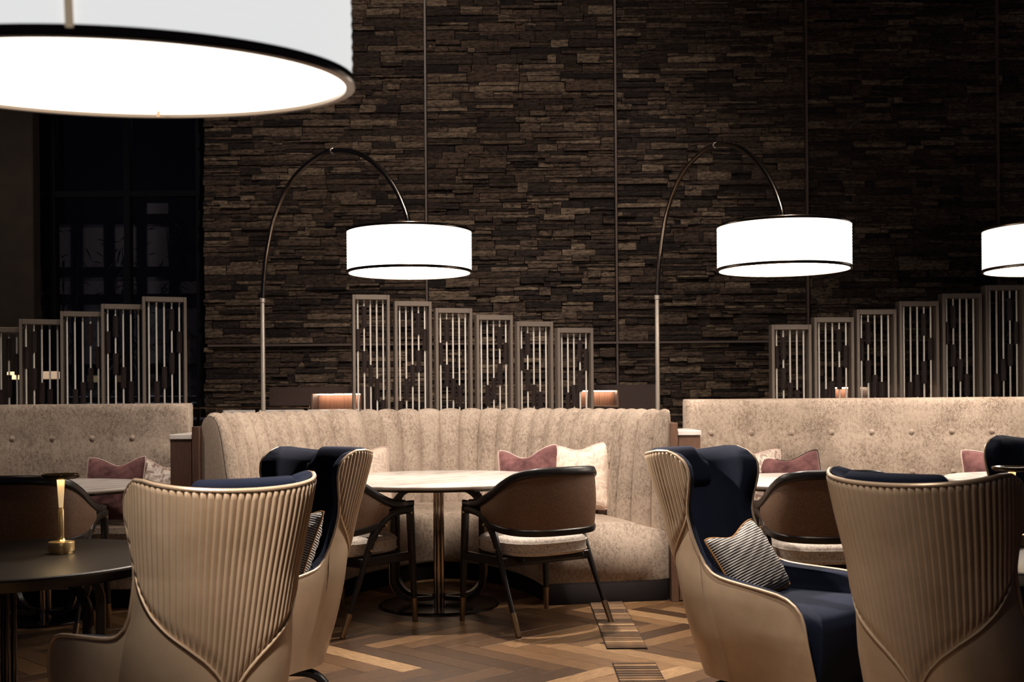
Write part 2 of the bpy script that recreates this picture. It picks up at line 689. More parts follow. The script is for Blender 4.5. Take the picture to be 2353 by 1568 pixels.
def stone_vis(st):
    cx, cz = (st[0] + st[1]) / 2, (st[2] + st[3]) / 2
    px, py = 1176 + cx * 270, 912 - (cz - 1.2) * 270
    if not (480 < px < 2340 and 5 < py < 900):
        return 0
    if px < 810 and py < 290:
        return 0
    if (790 < px < 1095 and 500 < py < 650) or (1640 < px < 1965 and 490 < py < 645) or (px > 2255 and 515 < py < 655):
        return 0
    if py > 670 and (800 < px < 1370 or px > 1760):
        return 0
    return (st[1] - st[0]) * (st[3] - st[2]) * (1 if px < 1900 else .6)


stones.sort(key=lambda s: -stone_vis(s))
for st in stones[:300]:
    cx, cz = (st[0] + st[1]) / 2, (st[2] + st[3]) / 2
    mb = MB()
    stone_mesh(mb, st, rs)
    mb.v = [(p[0] - cx, p[1] - WY, p[2] - cz) for p in mb.v]
    mb.build('stone', MAT['stone'], wb, 35, (cx, WY, cz))
mb = MB()
for st in stones[300:]:
    stone_mesh(mb, st, rs)
o = mb.build('stone_courses', MAT['stone'], wb, 35)
tag(o, kind='stuff')
for i, x in enumerate(TX):
    o = MB().box((x, WY - .012, 2.9), (.016, .06, 6.6)).build('trim_%d' % (i + 1), MAT['trim'], None, 0)
    tag(o, 'slim vertical bronze strip between stone panels, number %d from the left' % (i + 1), kind='structure')
o = MB().box((1.35, WY - .016, 1.652), (7.85, .06, .018)).build('trim_5', MAT['trim'], None, 0)
tag(o, 'slim horizontal bronze strip across the stone wall', kind='structure')

# ------------------------------------------------------------------ dark garden window on the left
win = MB()
for x in (-6.2, -5.1, -4.0, -3.35, -2.72):
    win.box((x, 10.3, 2.9), (.05, .10, 6.2))
for z in (.05, 1.2, 3.0, 4.6, 5.9):
    win.box((-4.45, 10.3, z), (3.5, .08, .05))
o = win.build('window_1', MAT['black'], None, 0)
tag(o, 'tall dark window wall left of the stone wall', kind='structure')


def m_glass():
    n = NT('dark_window_glass')
    tr = n.n('ShaderNodeBsdfTransparent')
    gl = n.n('ShaderNodeBsdfGlossy')
    gl.inputs['Roughness'].default_value = .03
    mx = n.n('ShaderNodeMixShader')
    mx.inputs[0].default_value = .06
    n.l(tr.outputs[0], mx.inputs[1])
    n.l(gl.outputs[0], mx.inputs[2])
    n.l(mx.outputs[0], n.t.nodes['Material Output'].inputs['Surface'])
    tr.inputs[0].default_value = (.75, .78, .85, 1)
    return n.m


MAT['glass'] = m_glass()
MB().box((-4.45, 10.3, 3.0), (3.4, .012, 5.8)).build('pane', MAT['glass'], o, 0)
o = MB().box((-4.71, 10.02, 3.0), (1.34, .16, 6.4), ch=.01).build('wall_left', MAT['column'], None, 0)
tag(o, 'plain brown column at the far left behind the bench', kind='structure')

# ------------------------------------------------------------------ garden behind the glass
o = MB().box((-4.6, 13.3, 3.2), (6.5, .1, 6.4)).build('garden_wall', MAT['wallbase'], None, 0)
tag(o, 'dark garden wall beyond the window and trellis', 'wall', kind='structure')
MAT['panel'] = simple('pale_board', (.30, .25, .23), .8)
t = thing('trellis', 'dark timber trellis standing in front of the garden wall', 'trellis', (-4.2, 12.9, 0))
for x in (-1.45, -1.2, -.85, -.55, -.2, .15, .5, .85):
    MB().box((x, 0, 1.75), (.10, .06, 3.5), ch=.004).build('post', MAT['black'], t, 0)
for i, (a, b) in enumerate(((-1.45, -1.2), (-1.2, -.85), (-.85, -.55), (-.55, -.2), (-.2, .15), (.15, .5), (.5, .85))):
    MB().box(((a + b) / 2, .09, (1.5, 1.2, 1.62, 1.66, 1.64, 1.72, 1.3)[i]), (b - a - .02, .02, (2.0, 2.4, 3.2, 3.15, 3.2, 3.3, 2.4)[i]), ch=.003).build('panel', MAT['panel'], t, 0)
for z in (1.55, 2.32, 2.62, 3.2):
    MB().box((-.3, .05, z), (2.8, .04, .09), ch=.004).build('rail', MAT['black'], t, 0)
rp = random.Random(11)
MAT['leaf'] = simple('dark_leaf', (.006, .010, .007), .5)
for i, (x, y, h) in enumerate(((-4.75, 12.3, 3.0), (-4.0, 12.3, 2.9), (-3.3, 12.3, 3.1))):
    t = thing('bamboo', ('bamboo clump nearest the brown column behind the window', 'bamboo clump in the middle of the dark trellis', 'bamboo clump nearest the stone wall behind the window', 'bamboo clump hidden behind the brown column')[i], 'plant', (x, y, 0), 0, 'bamboo behind the window')
    st, lf = MB(), MB()
    for k in range(4):
        a = rp.uniform(0, 6.28)
        bx, by = .14 * cos(a), .10 * sin(a)
        tx, ty = bx * 2.2, by * 2
        st.tube([(bx, by, 0), ((bx + tx) / 2 * .9, (by + ty) / 2, h * .5), (tx, ty, h * rp.uniform(.85, 1))], [.016, .013, .005], 6)
        for j in range(46):
            q = rp.uniform(.35, 1)
            z = h * q
            p = Vector((lerp(bx, tx, q), lerp(by, ty, q), z))
            d = Vector((rp.uniform(-1, 1), rp.uniform(-1, 1), rp.uniform(-.9, .35))).normalized()
            sd = d.cross(Vector((0, 0, 1))).normalized() * .012
            p = p + d * rp.uniform(0, .22)
            l = rp.uniform(.10, .2)
            lf.add([p, p + d * l * .4 + sd, p + d * l + Vector((0, 0, -.03)), p + d * l * .4 - sd], [(0, 1, 2, 3)])
    st.build('cane', MAT['leaf'], t)
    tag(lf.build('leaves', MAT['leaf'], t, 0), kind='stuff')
o = thing('planter', 'long raised trough of pale pebbles outside the dark window', 'planter', (-4.0, 11.0, 0))
MB().box((0, 0, .56), (3.2, .5, 1.12), ch=.01).build('trough', MAT['black'], o, 0)
pb = MB()
for k in range(420):
    c = (rp.uniform(-1.55, 1.55), rp.uniform(-.22, .1), 1.13 + rp.uniform(0, .085))
    r = rp.uniform(.018, .04)
    pb.box(c, (r * 2, r * 1.6, r * 1.3), Matrix.Rotation(rp.uniform(0, 6), 3, 'Z'), ch=r * .4)
tag(pb.build('pebbles', simple('pale_pebble', (.45, .45, .48), .6), o, 60), kind='stuff')
spot('fill_spot_pebbles', (-4.1, 10.7, 4.6), (-3.9, 11.0, 1.1), 60, 60, .8, .05, (.80, .86, 1.0))  # added lamp kept out of view, makes the pale pebbles bright
for i, (x, w) in enumerate(((-3.985, .085), (-3.69, .13))):
    o = thing('window_glow', 'small warm glowing panel standing in for a lit window, before the brown column, %s of two' % ('left and brighter' if i == 0 else 'right and dimmer'), 'light', (x, 9.4, 1.40), 0, 'warm lights behind the left screen')
    MB().box((0, 0, 0), (w, .06, .062), ch=.006).build('lit_panel', MAT['glow' if i == 0 else 'glow_dim'], o, 0)
    MB().box((0, 0, -.715), (.03, .03, 1.37)).build('post', MAT['black'], o, 0)  # made-up post that only carries the glowing panel

# metal rail behind the benches
t = thing('guard_rail', 'slim bright metal rail running behind the left bench end', 'railing', (-2.3, 9.0, 0))
MB().box((0, 0, 1.135), (1.5, .04, .018), ch=.005).build('top_rail', MAT['polished'], t, 0)
MB().box((0, 0, 1.05), (1.5, .03, .022), ch=.004).build('lower_rail', simple('blue_steel', (.20, .20, .32), .3, .9), t, 0)
for x in (-.7, -.10, .35, .72):
    MB().box((x, 0, .57), (.03, .03, 1.13), ch=.004).build('post', MAT['gunmetal'], t, 0)

# ------------------------------------------------------------------ timber counters with lit niches


def counter(x0, x1, n0, n1, top, zb, zt, label):
    y = 9.45
    t = thing('service_counter', label, 'counter', ((x0 + x1) / 2, y, 0))
    cx = (x0 + x1) / 2
    m = MB()
    a, b = n0 - cx, n1 - cx
    l, r = x0 - cx, x1 - cx
    D = .36
    m.box(((l + a) / 2, D / 2, (top) / 2), (a - l, D, top))
    m.box(((b + r) / 2, D / 2, (top) / 2), (r - b, D, top))
    m.box(((a + b) / 2, D / 2, (zt + top) / 2), (b - a, D, top - zt))
    m.box(((a + b) / 2, D / 2, zb / 2), (b - a, D, zb))
    m.build('body', MAT['counter'], t, 0)
    MB().box(((a + b) / 2, D - .06, (zb + zt) / 2), (b - a, .02, zt - zb)).build('niche_back', MAT['niche'], t, 0)
    MB().box(((a + b) / 2, D - .11, zt - .004), (b - a - .01, .02, .006)).build('light_strip', MAT['strip'], t, 0)
    f = MB()
    for (c, d) in ((((a + b) / 2, -.004, zb - .006), (b - a + .024, .012, .012)), ((a - .006, -.004, (zb + zt) / 2), (.012, .012, zt - zb)), ((b + .006, -.004, (zb + zt) / 2), (.012, .012, zt - zb))):
        f.box(c, d)
    f.build('niche_frame', MAT['walnut_light'], t, 0)
    return t


counter(-1.95, -1.14, -1.60, -1.22, 1.29, 1.11, 1.235, 'dark timber counter with lit niche behind the left end of the fluted bench')
counter(.50, 1.165, .555, .845, 1.29, 1.12, 1.245, 'dark timber counter with lit niche behind the right end of the fluted bench')
counter(2.42, 3.35, 2.56, 2.87, 1.29, 1.08, 1.255, 'dark timber counter with lit niche behind the right stepped screen')
t = thing('ledge', 'narrow pale marble ledge in front of the left lit niche', 'shelf', (-1.72, 9.25, 0))
MB().box((0, 0, 1.10), (1.05, .26, .02), ch=.004).build('ledge_top', MAT['marble'], t, 0)
MB().box((0, .02, .545), (1.0, .2, 1.09), ch=.004).build('ledge_body', MAT['counter'], t, 0)

# ------------------------------------------------------------------ stepped metal screens


def screen_panel(mbs, x, y, top, w, dep, yaw, blocks, zb=.0, nr=5):
    R = Matrix.Rotation(yaw, 3, 'Z')
    base = Vector((x, y, 0))

    def P(c):
        return base + R @ Vector(c)
    fw = .022
    # frame: open box (front face band and deep sides)
    for c, d in (((fw / 2, dep / 2, (top + zb) / 2), (fw, dep, top - zb)), ((w - fw / 2, dep / 2, (top + zb) / 2), (fw, dep, top - zb)),
                 ((w / 2, dep / 2, top - .019), (w - 2 * fw, dep, .038)), ((w / 2, dep / 2, zb + .03), (w - 2 * fw, dep, .06))):
        mbs[0].box(P(c), d, R, ch=.0025)
    inner = w - 2 * fw
    xs = [fw + inner * (i + .45) / nr for i in range(nr)]
    rods, blks = [], []
    for i, xx in enumerate(xs):
        rods.append((P((xx, dep * .45, 0)), top - .038, zb + .06))
    for (i, zt, zl) in blocks:
        blks.append((P((xs[i - 1], dep * .45, (zt + zl) / 2)), zt - zl, yaw))
    return rods, blks


def screen(name, label, spec, y, yaw, s, hz, pitch, w, dep, pxs):
    """spec: list of (top px, blocks[(rod, px top, px bottom)]) per panel from the left, px heights at scale s about horizon hz"""
    x0 = (pxs[0] - 1176) / 2700 * y
    root = thing(name, label, 'screen', (x0, y, 0), 0, 'stepped metal screens')
    for k, (px, (tp, bl)) in enumerate(zip(pxs, spec)):
        x = (px - 1176) / 2700 * y - x0
        h = lambda p: 1.2 + (hz - (px - 1176) * .00785 - p) / s
        top = h(tp)
        bz = [(r, h(a), max(.2, h(b))) for (r, a, b) in bl]
        m = MB()
        rods, blks = screen_panel([m], x, 0, top, w, dep, yaw, bz)
        fr = m.build('frame', MAT['champagne'], root, 0)
        for p, zt, zb in rods:
            MB().tube([(p.x, p.y, zb), (p.x, p.y, zt)], .0066, 8).build('rod', MAT['rod'], fr)
        for p, hh, yw in blks:
            MB().box((0, 0, 0), (.028, .028, hh), Matrix.Rotation(yw + radians(38), 3, 'Z'), ch=.002).build('block', MAT['block'], fr, 0, p)
    return root


def zz(items, sc, oy):
    return [(r, oy + a / sc, oy + b / sc) for r, a, b in items]


c1 = [
    (677, zz([(2, 135, 290), (1, 300, 458), (2, 460, 615), (3, 560, 715), (4, 660, 815), (5, 815, 970)], 3.137, 660)),
    (692, zz([(4, 185, 340), (5, 300, 455), (4, 455, 610), (3, 558, 713), (2, 660, 815), (1, 820, 975)], 3.137, 660)),
    (708, zz([(2, 230, 388), (1, 400, 555), (2, 558, 713), (3, 660, 815), (4, 708, 863)], 3.137, 660)),
    (724, zz([(4, 283, 437), (5, 398, 553), (4, 550, 705), (3, 655, 810), (2, 705, 860)], 3.137, 660)),
    (739, zz([(2, 330, 485), (1, 443, 598), (2, 595, 750), (3, 703, 858), (4, 755, 910)], 3.137, 660)),
    (754, zz([(4, 380, 535), (5, 443, 598), (4, 600, 755), (3, 705, 860), (2, 760, 915)], 3.137, 660)),
]
screen('stepped_screen', 'six-panel stepped metal screen with rods behind the fluted bench', c1, 9.0, radians(14), 300, 912, .313, .288, .090, [811, 908, 1002, 1096, 1189, 1282])
l1 = [
    (735 + 35, zz([(2, 640, 850), (1, 850, 1060), (3, 1000, 1210)], 4.356, 640)),
    (752, zz([(4, 597, 812), (5, 752, 968), (4, 968, 1185), (3, 1115, 1330)], 4.356, 640)),
    (734, zz([(2, 527, 743), (1, 685, 900), (2, 900, 1115), (3, 1045, 1260), (4, 1110, 1325)], 4.356, 640)),
    (716, zz([(4, 450, 665), (5, 680, 895), (4, 897, 1110), (3, 1040, 1255), (2, 1110, 1325)], 4.356, 640)),
    (699, zz([(2, 373, 588), (1, 530, 748), (2, 750, 963), (3, 888, 1100), (4, 1032, 1247)], 4.356, 640)),
    (682, zz([(4, 300, 515), (5, 528, 740), (4, 742, 955), (3, 885, 1100), (2, 1030, 1250)], 4.356, 640)),
]
screen('stepped_screen', 'stepped metal screen rising to the right behind the left bench', l1, 8.6, radians(20), 313, 912, .30, .315, .090, [-146, -51, 44, 139, 233, 328])
r1 = [
    (747, zz([(2, 487, 672), (1, 560, 745), (2, 742, 925), (3, 865, 1050), (4, 925, 1110)], 3.603, 640)),
    (730, zz([(4, 423, 605), (5, 557, 740), (4, 737, 920), (3, 850, 1035), (2, 917, 1100)], 3.603, 640)),
    (712, zz([(2, 362, 545), (1, 495, 680), (2, 680, 865), (3, 800, 985), (4, 858, 1040)], 3.603, 640)),
    (693, zz([(4, 293, 475), (5, 493, 677), (4, 687, 872), (3, 797, 980), (2, 858, 1040)], 3.603, 640)),
    (675, zz([(2, 227, 413), (1, 360, 547), (2, 547, 733), (3, 670, 855), (4, 792, 975)], 3.603, 640)),
    (656, zz([(4, 165, 348), (5, 360, 543), (4, 543, 727), (3, 667, 850), (2, 790, 975)], 3.603, 640)),
    (638, zz([(2, 100, 285), (1, 230, 413), (3, 540, 720)], 3.603, 640)),
]
screen('stepped_screen', 'stepped metal screen rising to the right behind the right bench', r1, 8.6, radians(2), 313, 912, .31, .295, .090, [1774, 1872, 1970, 2068, 2167, 2267, 2366])

# ------------------------------------------------------------------ arc floor lamps
ARC = [(0, 1.90), (.012, 2.05), (.035, 2.22), (.10, 2.455), (.225, 2.665), (.385, 2.765), (.53, 2.785), (.707, 2.71), (.841, 2.57), (.93, 2.42), (.985, 2.27), (1.0, 2.17)]


def arc_lamp(label, pole, shade, zs, R=.3625, H=.25, tilt=(0, 0), mats=('shade', 'diffuser'), seam=False, strut=.0):
    t = thing('arc_floor_lamp', label, 'floor lamp', (pole[0], pole[1], 0), 0, 'arc floor lamps')
    dx, dy = shade[0] - pole[0], shade[1] - pole[1]
    dz = zs + H - 2.17
    MB().lathe([(0, 0), (.17, 0), (.175, .006), (.175, .024), (.165, .032), (.03, .036), (.018, .05), (0, .05)], 40).build('base', MAT['gunmetal'], t)
    MB().tube([(0, 0, .03), (0, 0, 1.0), (0, 0, 1.90)], .0155, 14).build('pole', MAT['chrome'], t)
    MB().lathe([(.0155, 1.875), (.020, 1.88), (.020, 1.905), (.0155, 1.91)], 16).build('collar', MAT['chrome'], t)
    pts = [(dx * a, dy * a, z if i < 2 else z + dz * smooth(a * 1.2)) for i, (a, z) in enumerate(ARC)]
    MB().tube(spline(pts, 6), .0155, 12).build('arm', MAT['arm'], t)
    k = 6
    m = MB()
    m.lathe([(0, -.019), (.012, -.015), (.019, 0), (.012, .015), (0, .019)], 14, Matrix.Translation(Vector(pts[k])))
    m.build('joint', MAT['chrome'], t)
    M = Matrix.Translation((dx, dy, zs)) @ Matrix.Rotation(tilt[0], 4, 'X') @ Matrix.Rotation(tilt[1], 4, 'Y')
    sh = bpy.data.objects.new('lamp_shade', None)
    N = 26
    prof = [(R + .0010 * (1 if i % 2 else -1), .012 + (H - .024) * i / N) for i in range(N + 1)]
    prof2 = [(R - .006, H - .012), (R - .006, .012)]
    m = MB().lathe(prof + prof2, 96, M, close=True)
    s = recalc(m.build('lamp_shade', MAT[mats[0]], t, 60))
    for z in (0, H - .014):
        ring = MB().lathe([(R - .010, z), (R + .004, z), (R + .006, z + .004), (R + .006, z + .012), (R + .004, z + .015), (R - .010, z + .015)], 96, M, close=True)
        recalc(ring.build('rim', MAT['rim'], s))
    MB().lathe([(0, .006), (R - .009, .006), (R - .009, .010), (0, .010)], 72, M).build('diffuser', MAT[mats[1]], s)
    MB().lathe([(0, H - .016), (R - .008, H - .016), (R - .008, H - .011), (0, H - .011)], 72, M).build('top_disc', MAT['shade_top'], s)
    MB().lathe([(0, 0), (.012, 0), (.012, .05), (0, .05)], 12, M @ Matrix.Translation((0, 0, H - .012))).build('socket', MAT['chrome'], s)
    MB().lathe([(0, 0), (.0035, 0), (.0035, .011), (0, .011)], 10, M @ Matrix.Translation((-.03, R * .86, -.005))).build('diffuser_screw', MAT['antique'], s)
    if seam:
        MB().box((0, 0, 0), (.010, .006, H - .02), ch=.001).build('seam_strip', MAT['seam'], s, 0).matrix_local = M @ Matrix.Rotation(radians(seam), 4, 'Z') @ Matrix.Translation((0, -R - .005, H / 2))
    return t


MAT['seam'] = NT('lit_shade_seam').set(Base_Color=(.16, .115, .075), Roughness=.6, Emission_Color=(.62, .47, .32), Emission_Strength=.38).m
MAT['shade_top'] = simple('shade_top_fabric', (.5, .45, .40), .9)
arc_lamp('arc floor lamp with its glowing white drum shade over the round marble dining table', (-1.757, 8.30), (-.593, 6.87), 1.925)
arc_lamp('arc floor lamp with its glowing white drum shade right of the fluted bench', (1.03, 8.30), (1.505, 6.48), 1.885)
MAT['shade_far'] = emit('lit_white_shade_far', (1.0, .95, .88), 1.0)
arc_lamp('arc floor lamp with white drum shade cut off by the right picture edge', (4.15, 8.0), (3.115, 6.80), 1.905, mats=('shade_far', 'diffuser'))
arc_lamp('nearest arc floor lamp, huge white drum shade seen from below at upper left', (-1.9, 2.6), (-.61, 1.83), 1.69, R=.362, tilt=(radians(5.4), 0), mats=('shade_near', 'diffuser_near'), seam=9.5)

# ------------------------------------------------------------------ fluted curved bench
BC = Vector((-.447, 6.85))
BA, BB, T0 = 1.278, 2.33, radians(20)


def bench_curve(n=400):
    """inner line of the back at seat level, left end to right end, with outward normals"""
    pts = []
    for i in range(n + 1):
        t = pi - T0 - (pi - 2 * T0) * i / n
        pts.append(Vector((BA * cos(t), BB * (sin(t) - sin(T0)) * .97)))
    cum = [0]
    for a, b in zip(pts[:-1], pts[1:]):
        cum.append(cum[-1] + (b - a).length)
    return pts, cum


BP, BCUM = bench_curve()
BX, BY = np.array([p.x for p in BP]), np.array([p.y for p in BP])
BL = BCUM[-1]


def bench_at(s):
    x, y = float(np.interp(s, BCUM, BX)), float(np.interp(s, BCUM, BY))
    e = .01
    x2, y2 = float(np.interp(min(s + e, BL), BCUM, BX)), float(np.interp(min(s + e, BL), BCUM, BY))
    x1, y1 = float(np.interp(max(s - e, 0), BCUM, BX)), float(np.interp(max(s - e, 0), BCUM, BY))
    t = Vector((x2 - x1, y2 - y1)).normalized()
    return Vector((x, y)), Vector((-t.y, t.x))


bench = thing('banquette', 'curved beige fluted banquette wrapped around the round marble table', 'bench', (BC.x, BC.y, 0))
PROF = [(0, .40), (.006, .55), (.018, .70), (.036, .85), (.055, .97), (.072, 1.04), (.095, 1.085), (.125, 1.10), (.155, 1.085), (.172, 1.05), (.176, .97), (.176, .70), (.176, .40)]
PS = [(p.x, p.y) for p in spline([(a, b, 0) for a, b in PROF], 3)]
NR = 31


def flare(s):
    return .16 * smooth((s - BL + .42) / .42) ** 1.3


for k in range(NR):
    rows = []
    for j in range(13):
        f = .5 - .5 * cos(pi * j / 12)
        s = BL * (k + f) / NR
        c, nrm = bench_at(s)
        puff = .042 * (1 - abs(2 * f - 1) ** 2) ** .6
        row = []
        for q, (a, z) in enumerate(PS):  # fabric section
            tq = q / (len(PS) - 1)
            # puff direction: inward on the face, up on the roll, out behind
            if q == 0:
                d = (PS[1][0] - PS[0][0], PS[1][1] - PS[0][1])
            elif q == len(PS) - 1:
                d = (PS[-1][0] - PS[-2][0], PS[-1][1] - PS[-2][1])
            else:
                d = (PS[q + 1][0] - PS[q - 1][0], PS[q + 1][1] - PS[q - 1][1])
            ln = sqrt(d[0] ** 2 + d[1] ** 2)
            na, nz = -d[1] / ln, d[0] / ln
            pf = puff * (1 if tq < .30 else lerp(1, .5, (tq - .30) / .2) if tq < .5 else .5 if tq < .62 else .0)
            aa, z2 = a + na * pf + flare(s) * (1 - a / .176), z + nz * pf
            row.append((c.x + nrm.x * aa, c.y + nrm.y * aa, z2))
        rows.append(row)
    MB().grid(rows, flip=True).build('channel', MAT['chenille'], bench, 70)
for e, nm in ((0, 'end_cap'), (BL, 'end_cap')):
    c, nrm = bench_at(e)
    tdir = Vector((nrm.y, -nrm.x)) * (-1 if e == 0 else 1)
    m = MB()
    ring = [(c.x + nrm.x * (a + flare(e) * (1 - a / .176)), c.y + nrm.y * (a + flare(e) * (1 - a / .176)), z) for a, z in PS]
    ring2 = [(p[0] + tdir.x * .004, p[1] + tdir.y * .004, p[2]) for p in ring]
    ctr = []
    for a, z in PS:
        a2 = lerp(a + flare(e) * (1 - a / .176), .10 + flare(e) * .43, .25)
        ctr.append((c.x + nrm.x * a2 + tdir.x * .012, c.y + nrm.y * a2 + tdir.y * .012, lerp(z, .7, .12)))
    m.grid([ring, ring2, ctr])
    n0 = len(m.v)
    m.add(ctr, [tuple(range(len(ctr)))])
    recalc(m.build(nm, MAT['chenille_plain'] if 'chenille_plain' in MAT else MAT['chenille'], bench, 60))
    if e == 0:
        MB().tube([(p[0] + tdir.x * .002, p[1] + tdir.y * .002, p[2]) for p in ring[:22]], .0026, 6).build('piping', MAT['dark_piping'], bench)
# seat
SP = [(.165, .13), (.165, .40), (.02, .435), (-.05, .46), (-.30, .468), (-.52, .46), (-.59, .44), (-.62, .40), (-.625, .30), (-.62, .14), (-.60, .118), (-.3, .115), (-.02, .115)]
rows = []
for i in range(121):
    c, nrm = bench_at(BL * i / 120)
    rows.append([(c.x + nrm.x * a, c.y + nrm.y * a, z) for a, z in SP])
m = MB().grid(rows, flip=True)
for r in (rows[0], rows[-1]):
    m.add(r, [tuple(range(len(r)))])
recalc(m.build('seat', MAT['chenille'], bench, 50))
rows = []
for i in range(61):
    c, nrm = bench_at(BL * i / 60)
    rows.append([(c.x + nrm.x * a, c.y + nrm.y * a, z) for a, z in ((.15, 0), (.15, .125), (-.56, .125), (-.56, 0))])
m = MB().grid(rows, flip=True)
for r in (rows[0], rows[-1]):
    m.add(r, [tuple(range(len(r)))])
recalc(m.build('plinth', MAT['plinth'], bench, 30))

# ------------------------------------------------------------------ straight buttoned benches


def straight_bench(label, x0, x1, buttons_x, rows_z, ztop=1.175):
    y = 7.30
    t = thing('banquette', label, 'bench', ((x0 + x1) / 2, y, 0))
    cx, w = (x0 + x1) / 2, x1 - x0
    # back: padded slab with tiny dimples
    bx = [b - cx for b in buttons_x]
    rows = []
    nx = int(w / .035)
    zs = np.linspace(.40, ztop - .02, 26)
    for i in range(nx + 1):
        x = -w / 2 + w * i / nx
        row = []
        for z in zs:
            dy = 0
            for zb in rows_z:
                k = min(bx, key=lambda b: abs(b - x))
                d = sqrt((k - x) ** 2 + (z - zb) ** 2)
                dy = max(dy, .014 * math.exp(-(d / .05) ** 2))
            e = min(x + w / 2, w / 2 - x)
            row.append((x, .0 + dy + (.012 * (1 - e / .03) ** 2 if e < .03 else 0) + (z - .4) * .05, z))
        yt = row[-1][1]
        row += [(x, yt + .012, ztop - .006), (x, yt + .03, ztop), (x, yt + .10, ztop), (x, yt + .125, ztop - .015), (x, yt + .125, .1)]
        rows.append(row)
    m = MB().grid(rows, flip=True)
    for r in (rows[0], rows[-1]):
        m.add(r, [tuple(range(len(r)))])
    recalc(m.build('backrest', MAT['chenille'], t, 50))
    for zb in rows_z:
        for b in bx:
            MB().lathe([(0, -.012), (.010, -.010), (.017, -.004), (.018, .006), (0, .006)], 14, Matrix.Translation((b, .010 + (zb - .4) * .05, zb)) @ Matrix.Rotation(radians(-90), 4, 'X')).build('button', MAT['chenille'], t)
    sx = -.015 if cx < 0 else .015
    m = MB().box((sx, -.30, .385), (w - .04, .60, .16), ch=.03)
    m.box((sx, -.30, .21), (w - .042, .585, .19), ch=.008)
    m.build('seat', MAT['chenille'], t, 40)
    MB().box((sx, -.26, .055), (w - .05, .52, .11)).build('plinth', MAT['plinth'], t, 0)
    return t


straight_bench('long straight beige banquette with button back on the left', -4.85, -2.03, [-3.125 + .25 * (i - 6) for i in range(11)], [.962, .712])
straight_bench('long straight beige banquette with button back on the right', 1.085, 4.6, [1.245 + .25 * i for i in range(13)], [.962, .712])

# ------------------------------------------------------------------ side consoles between the benches


def console(label, xa, xb, pa, pb, wood):
    cx = (xa + xb) / 2
    t = thing('side_console', label, 'console', (cx, 7.0, 0))
    MB().box((0, .06, .485), (xb - xa, .44, .96), ch=.003).build('body', MAT[wood], t, 0)
    MB().box((0, .057, .981), (xb - xa + .006, .45, .028), ch=.003).build('marble_top', MAT['marble'], t, 0)
    MB().box(((pa + pb) / 2 - cx, .08, .52), (pb - pa, .50, 1.04), ch=.002).build('side_panel', MAT[wood], t, 0)
    return t


console('dark console box with white marble top between left and fluted benches', -1.992, -1.868, -1.863, -1.822, 'walnut')
console('walnut console box with white marble top between fluted and right benches', .966, 1.096, .920, .962, 'walnut_light')

# ------------------------------------------------------------------ round tables


def round_table(name, label, cat, loc, R, H, top, thick, base_r, fin_r, rz, edge='bevel', group=None):
    t = thing(name, label, cat, (loc[0], loc[1], 0), rz, group)
    z0 = H - thick
    MB().lathe([(0, z0), (R * .55, z0), (R - .03, z0 + .002), (R - .005, H - .015), (R, H - .011), (R, H - .004), (R - .004, H), (0, H)], 96).build('table_top', MAT[top], t, 30)
    MB().lathe([(0, z0 - .012), (R - .07, z0 - .012), (R - .06, z0 + .001), (0, z0 + .001)], 72).build('underframe', MAT['darkwood'], t, 30)
    MB().lathe([(0, 0), (base_r, 0), (base_r, .008), (base_r - .006, .014), (.06, .016), (0, .016)], 72).build('base_plate', MAT['gunmetal'], t, 30)
    zt, zb = z0 - .012, .016
    for k in range(4):
        a = radians((27, 153, 207, 333)[k])
        ca, sa = cos(a), sin(a)
        r1, rc = fin_r, .13
        path = []
        path.append((.045, zt - .024))
        for q in range(9):
            th = pi / 2 - (pi / 2) * q / 8
            path.append((r1 - rc + rc * cos(th), zt - .024 - rc + rc * sin(th)))
        for q in range(9):
            th = -(pi / 2) * q / 8
            path.append((r1 - rc + rc * cos(th), zb + .03 + rc + rc * sin(th)))
        path.append((.045, zb + .03))
        pts = [(r * ca, r * sa, z) for r, z in path]
        fin = MB().tube(pts, .021, 4, flat=.85, up=(-sa, ca, 0)).build('leg', MAT['darkwood'], t, 30)
        out = [(r * ca, r * sa, z) for r, z in [((r - (r1 - rc)) * (1 + .0205 / rc) + (r1 - rc) if r > r1 - rc else r, z) for r, z in path]]
        MB().tube([(p[0] + .0205 * ca, p[1] + .0205 * sa, p[2]) for p in pts[6:15]], .0035, 4, flat=2.2, up=(ca, sa, 0)).build('brass_edge', MAT['antique'], fin, 30)
    for k in range(3):
        a = 2 * pi * k / 3 + .5
        MB().tube([(.022 * cos(a), .022 * sin(a), zb), (.022 * cos(a), .022 * sin(a), zt)], .012, 16).build('column_tube', MAT['polished' if top == 'marble' else 'gunmetal'], t)
    return t


round_table('dining_table', 'round white marble dining table inside the curved fluted bench', 'table', (-.43, 6.78), .69, .735, 'marble', .024, .345, .285, 0, group='round marble tables')
round_table('dining_table', 'round white marble table beside the plum cushion on the left bench', 'table', (-2.56, 6.42), .55, .735, 'marble', .024, .25, .22, 0, group='round marble tables')
round_table('dining_table', 'round white marble table half hidden behind the right wing chair', 'table', (1.62, 6.42), .55, .735, 'marble', .024, .25, .22, 0, group='round marble tables')
round_table('dining_table', 'round white marble table with plum cushion behind it at the right edge', 'table', (2.94, 6.42), .55, .735, 'marble', .024, .25, .22, 0, group='round marble tables')
round_table('coffee_table', 'dark round lounge table carrying the brass lamp at lower left', 'table', (-1.98, 4.60), .62, .585, 'tabletop', .045, .34, .36, .2, group='dark lounge tables')
round_table('coffee_table', 'dark round lounge table hidden behind the right pleated wing chair', 'table', (2.15, 4.45), .60, .585, 'tabletop', .045, .34, .36, .2, group='dark lounge tables')


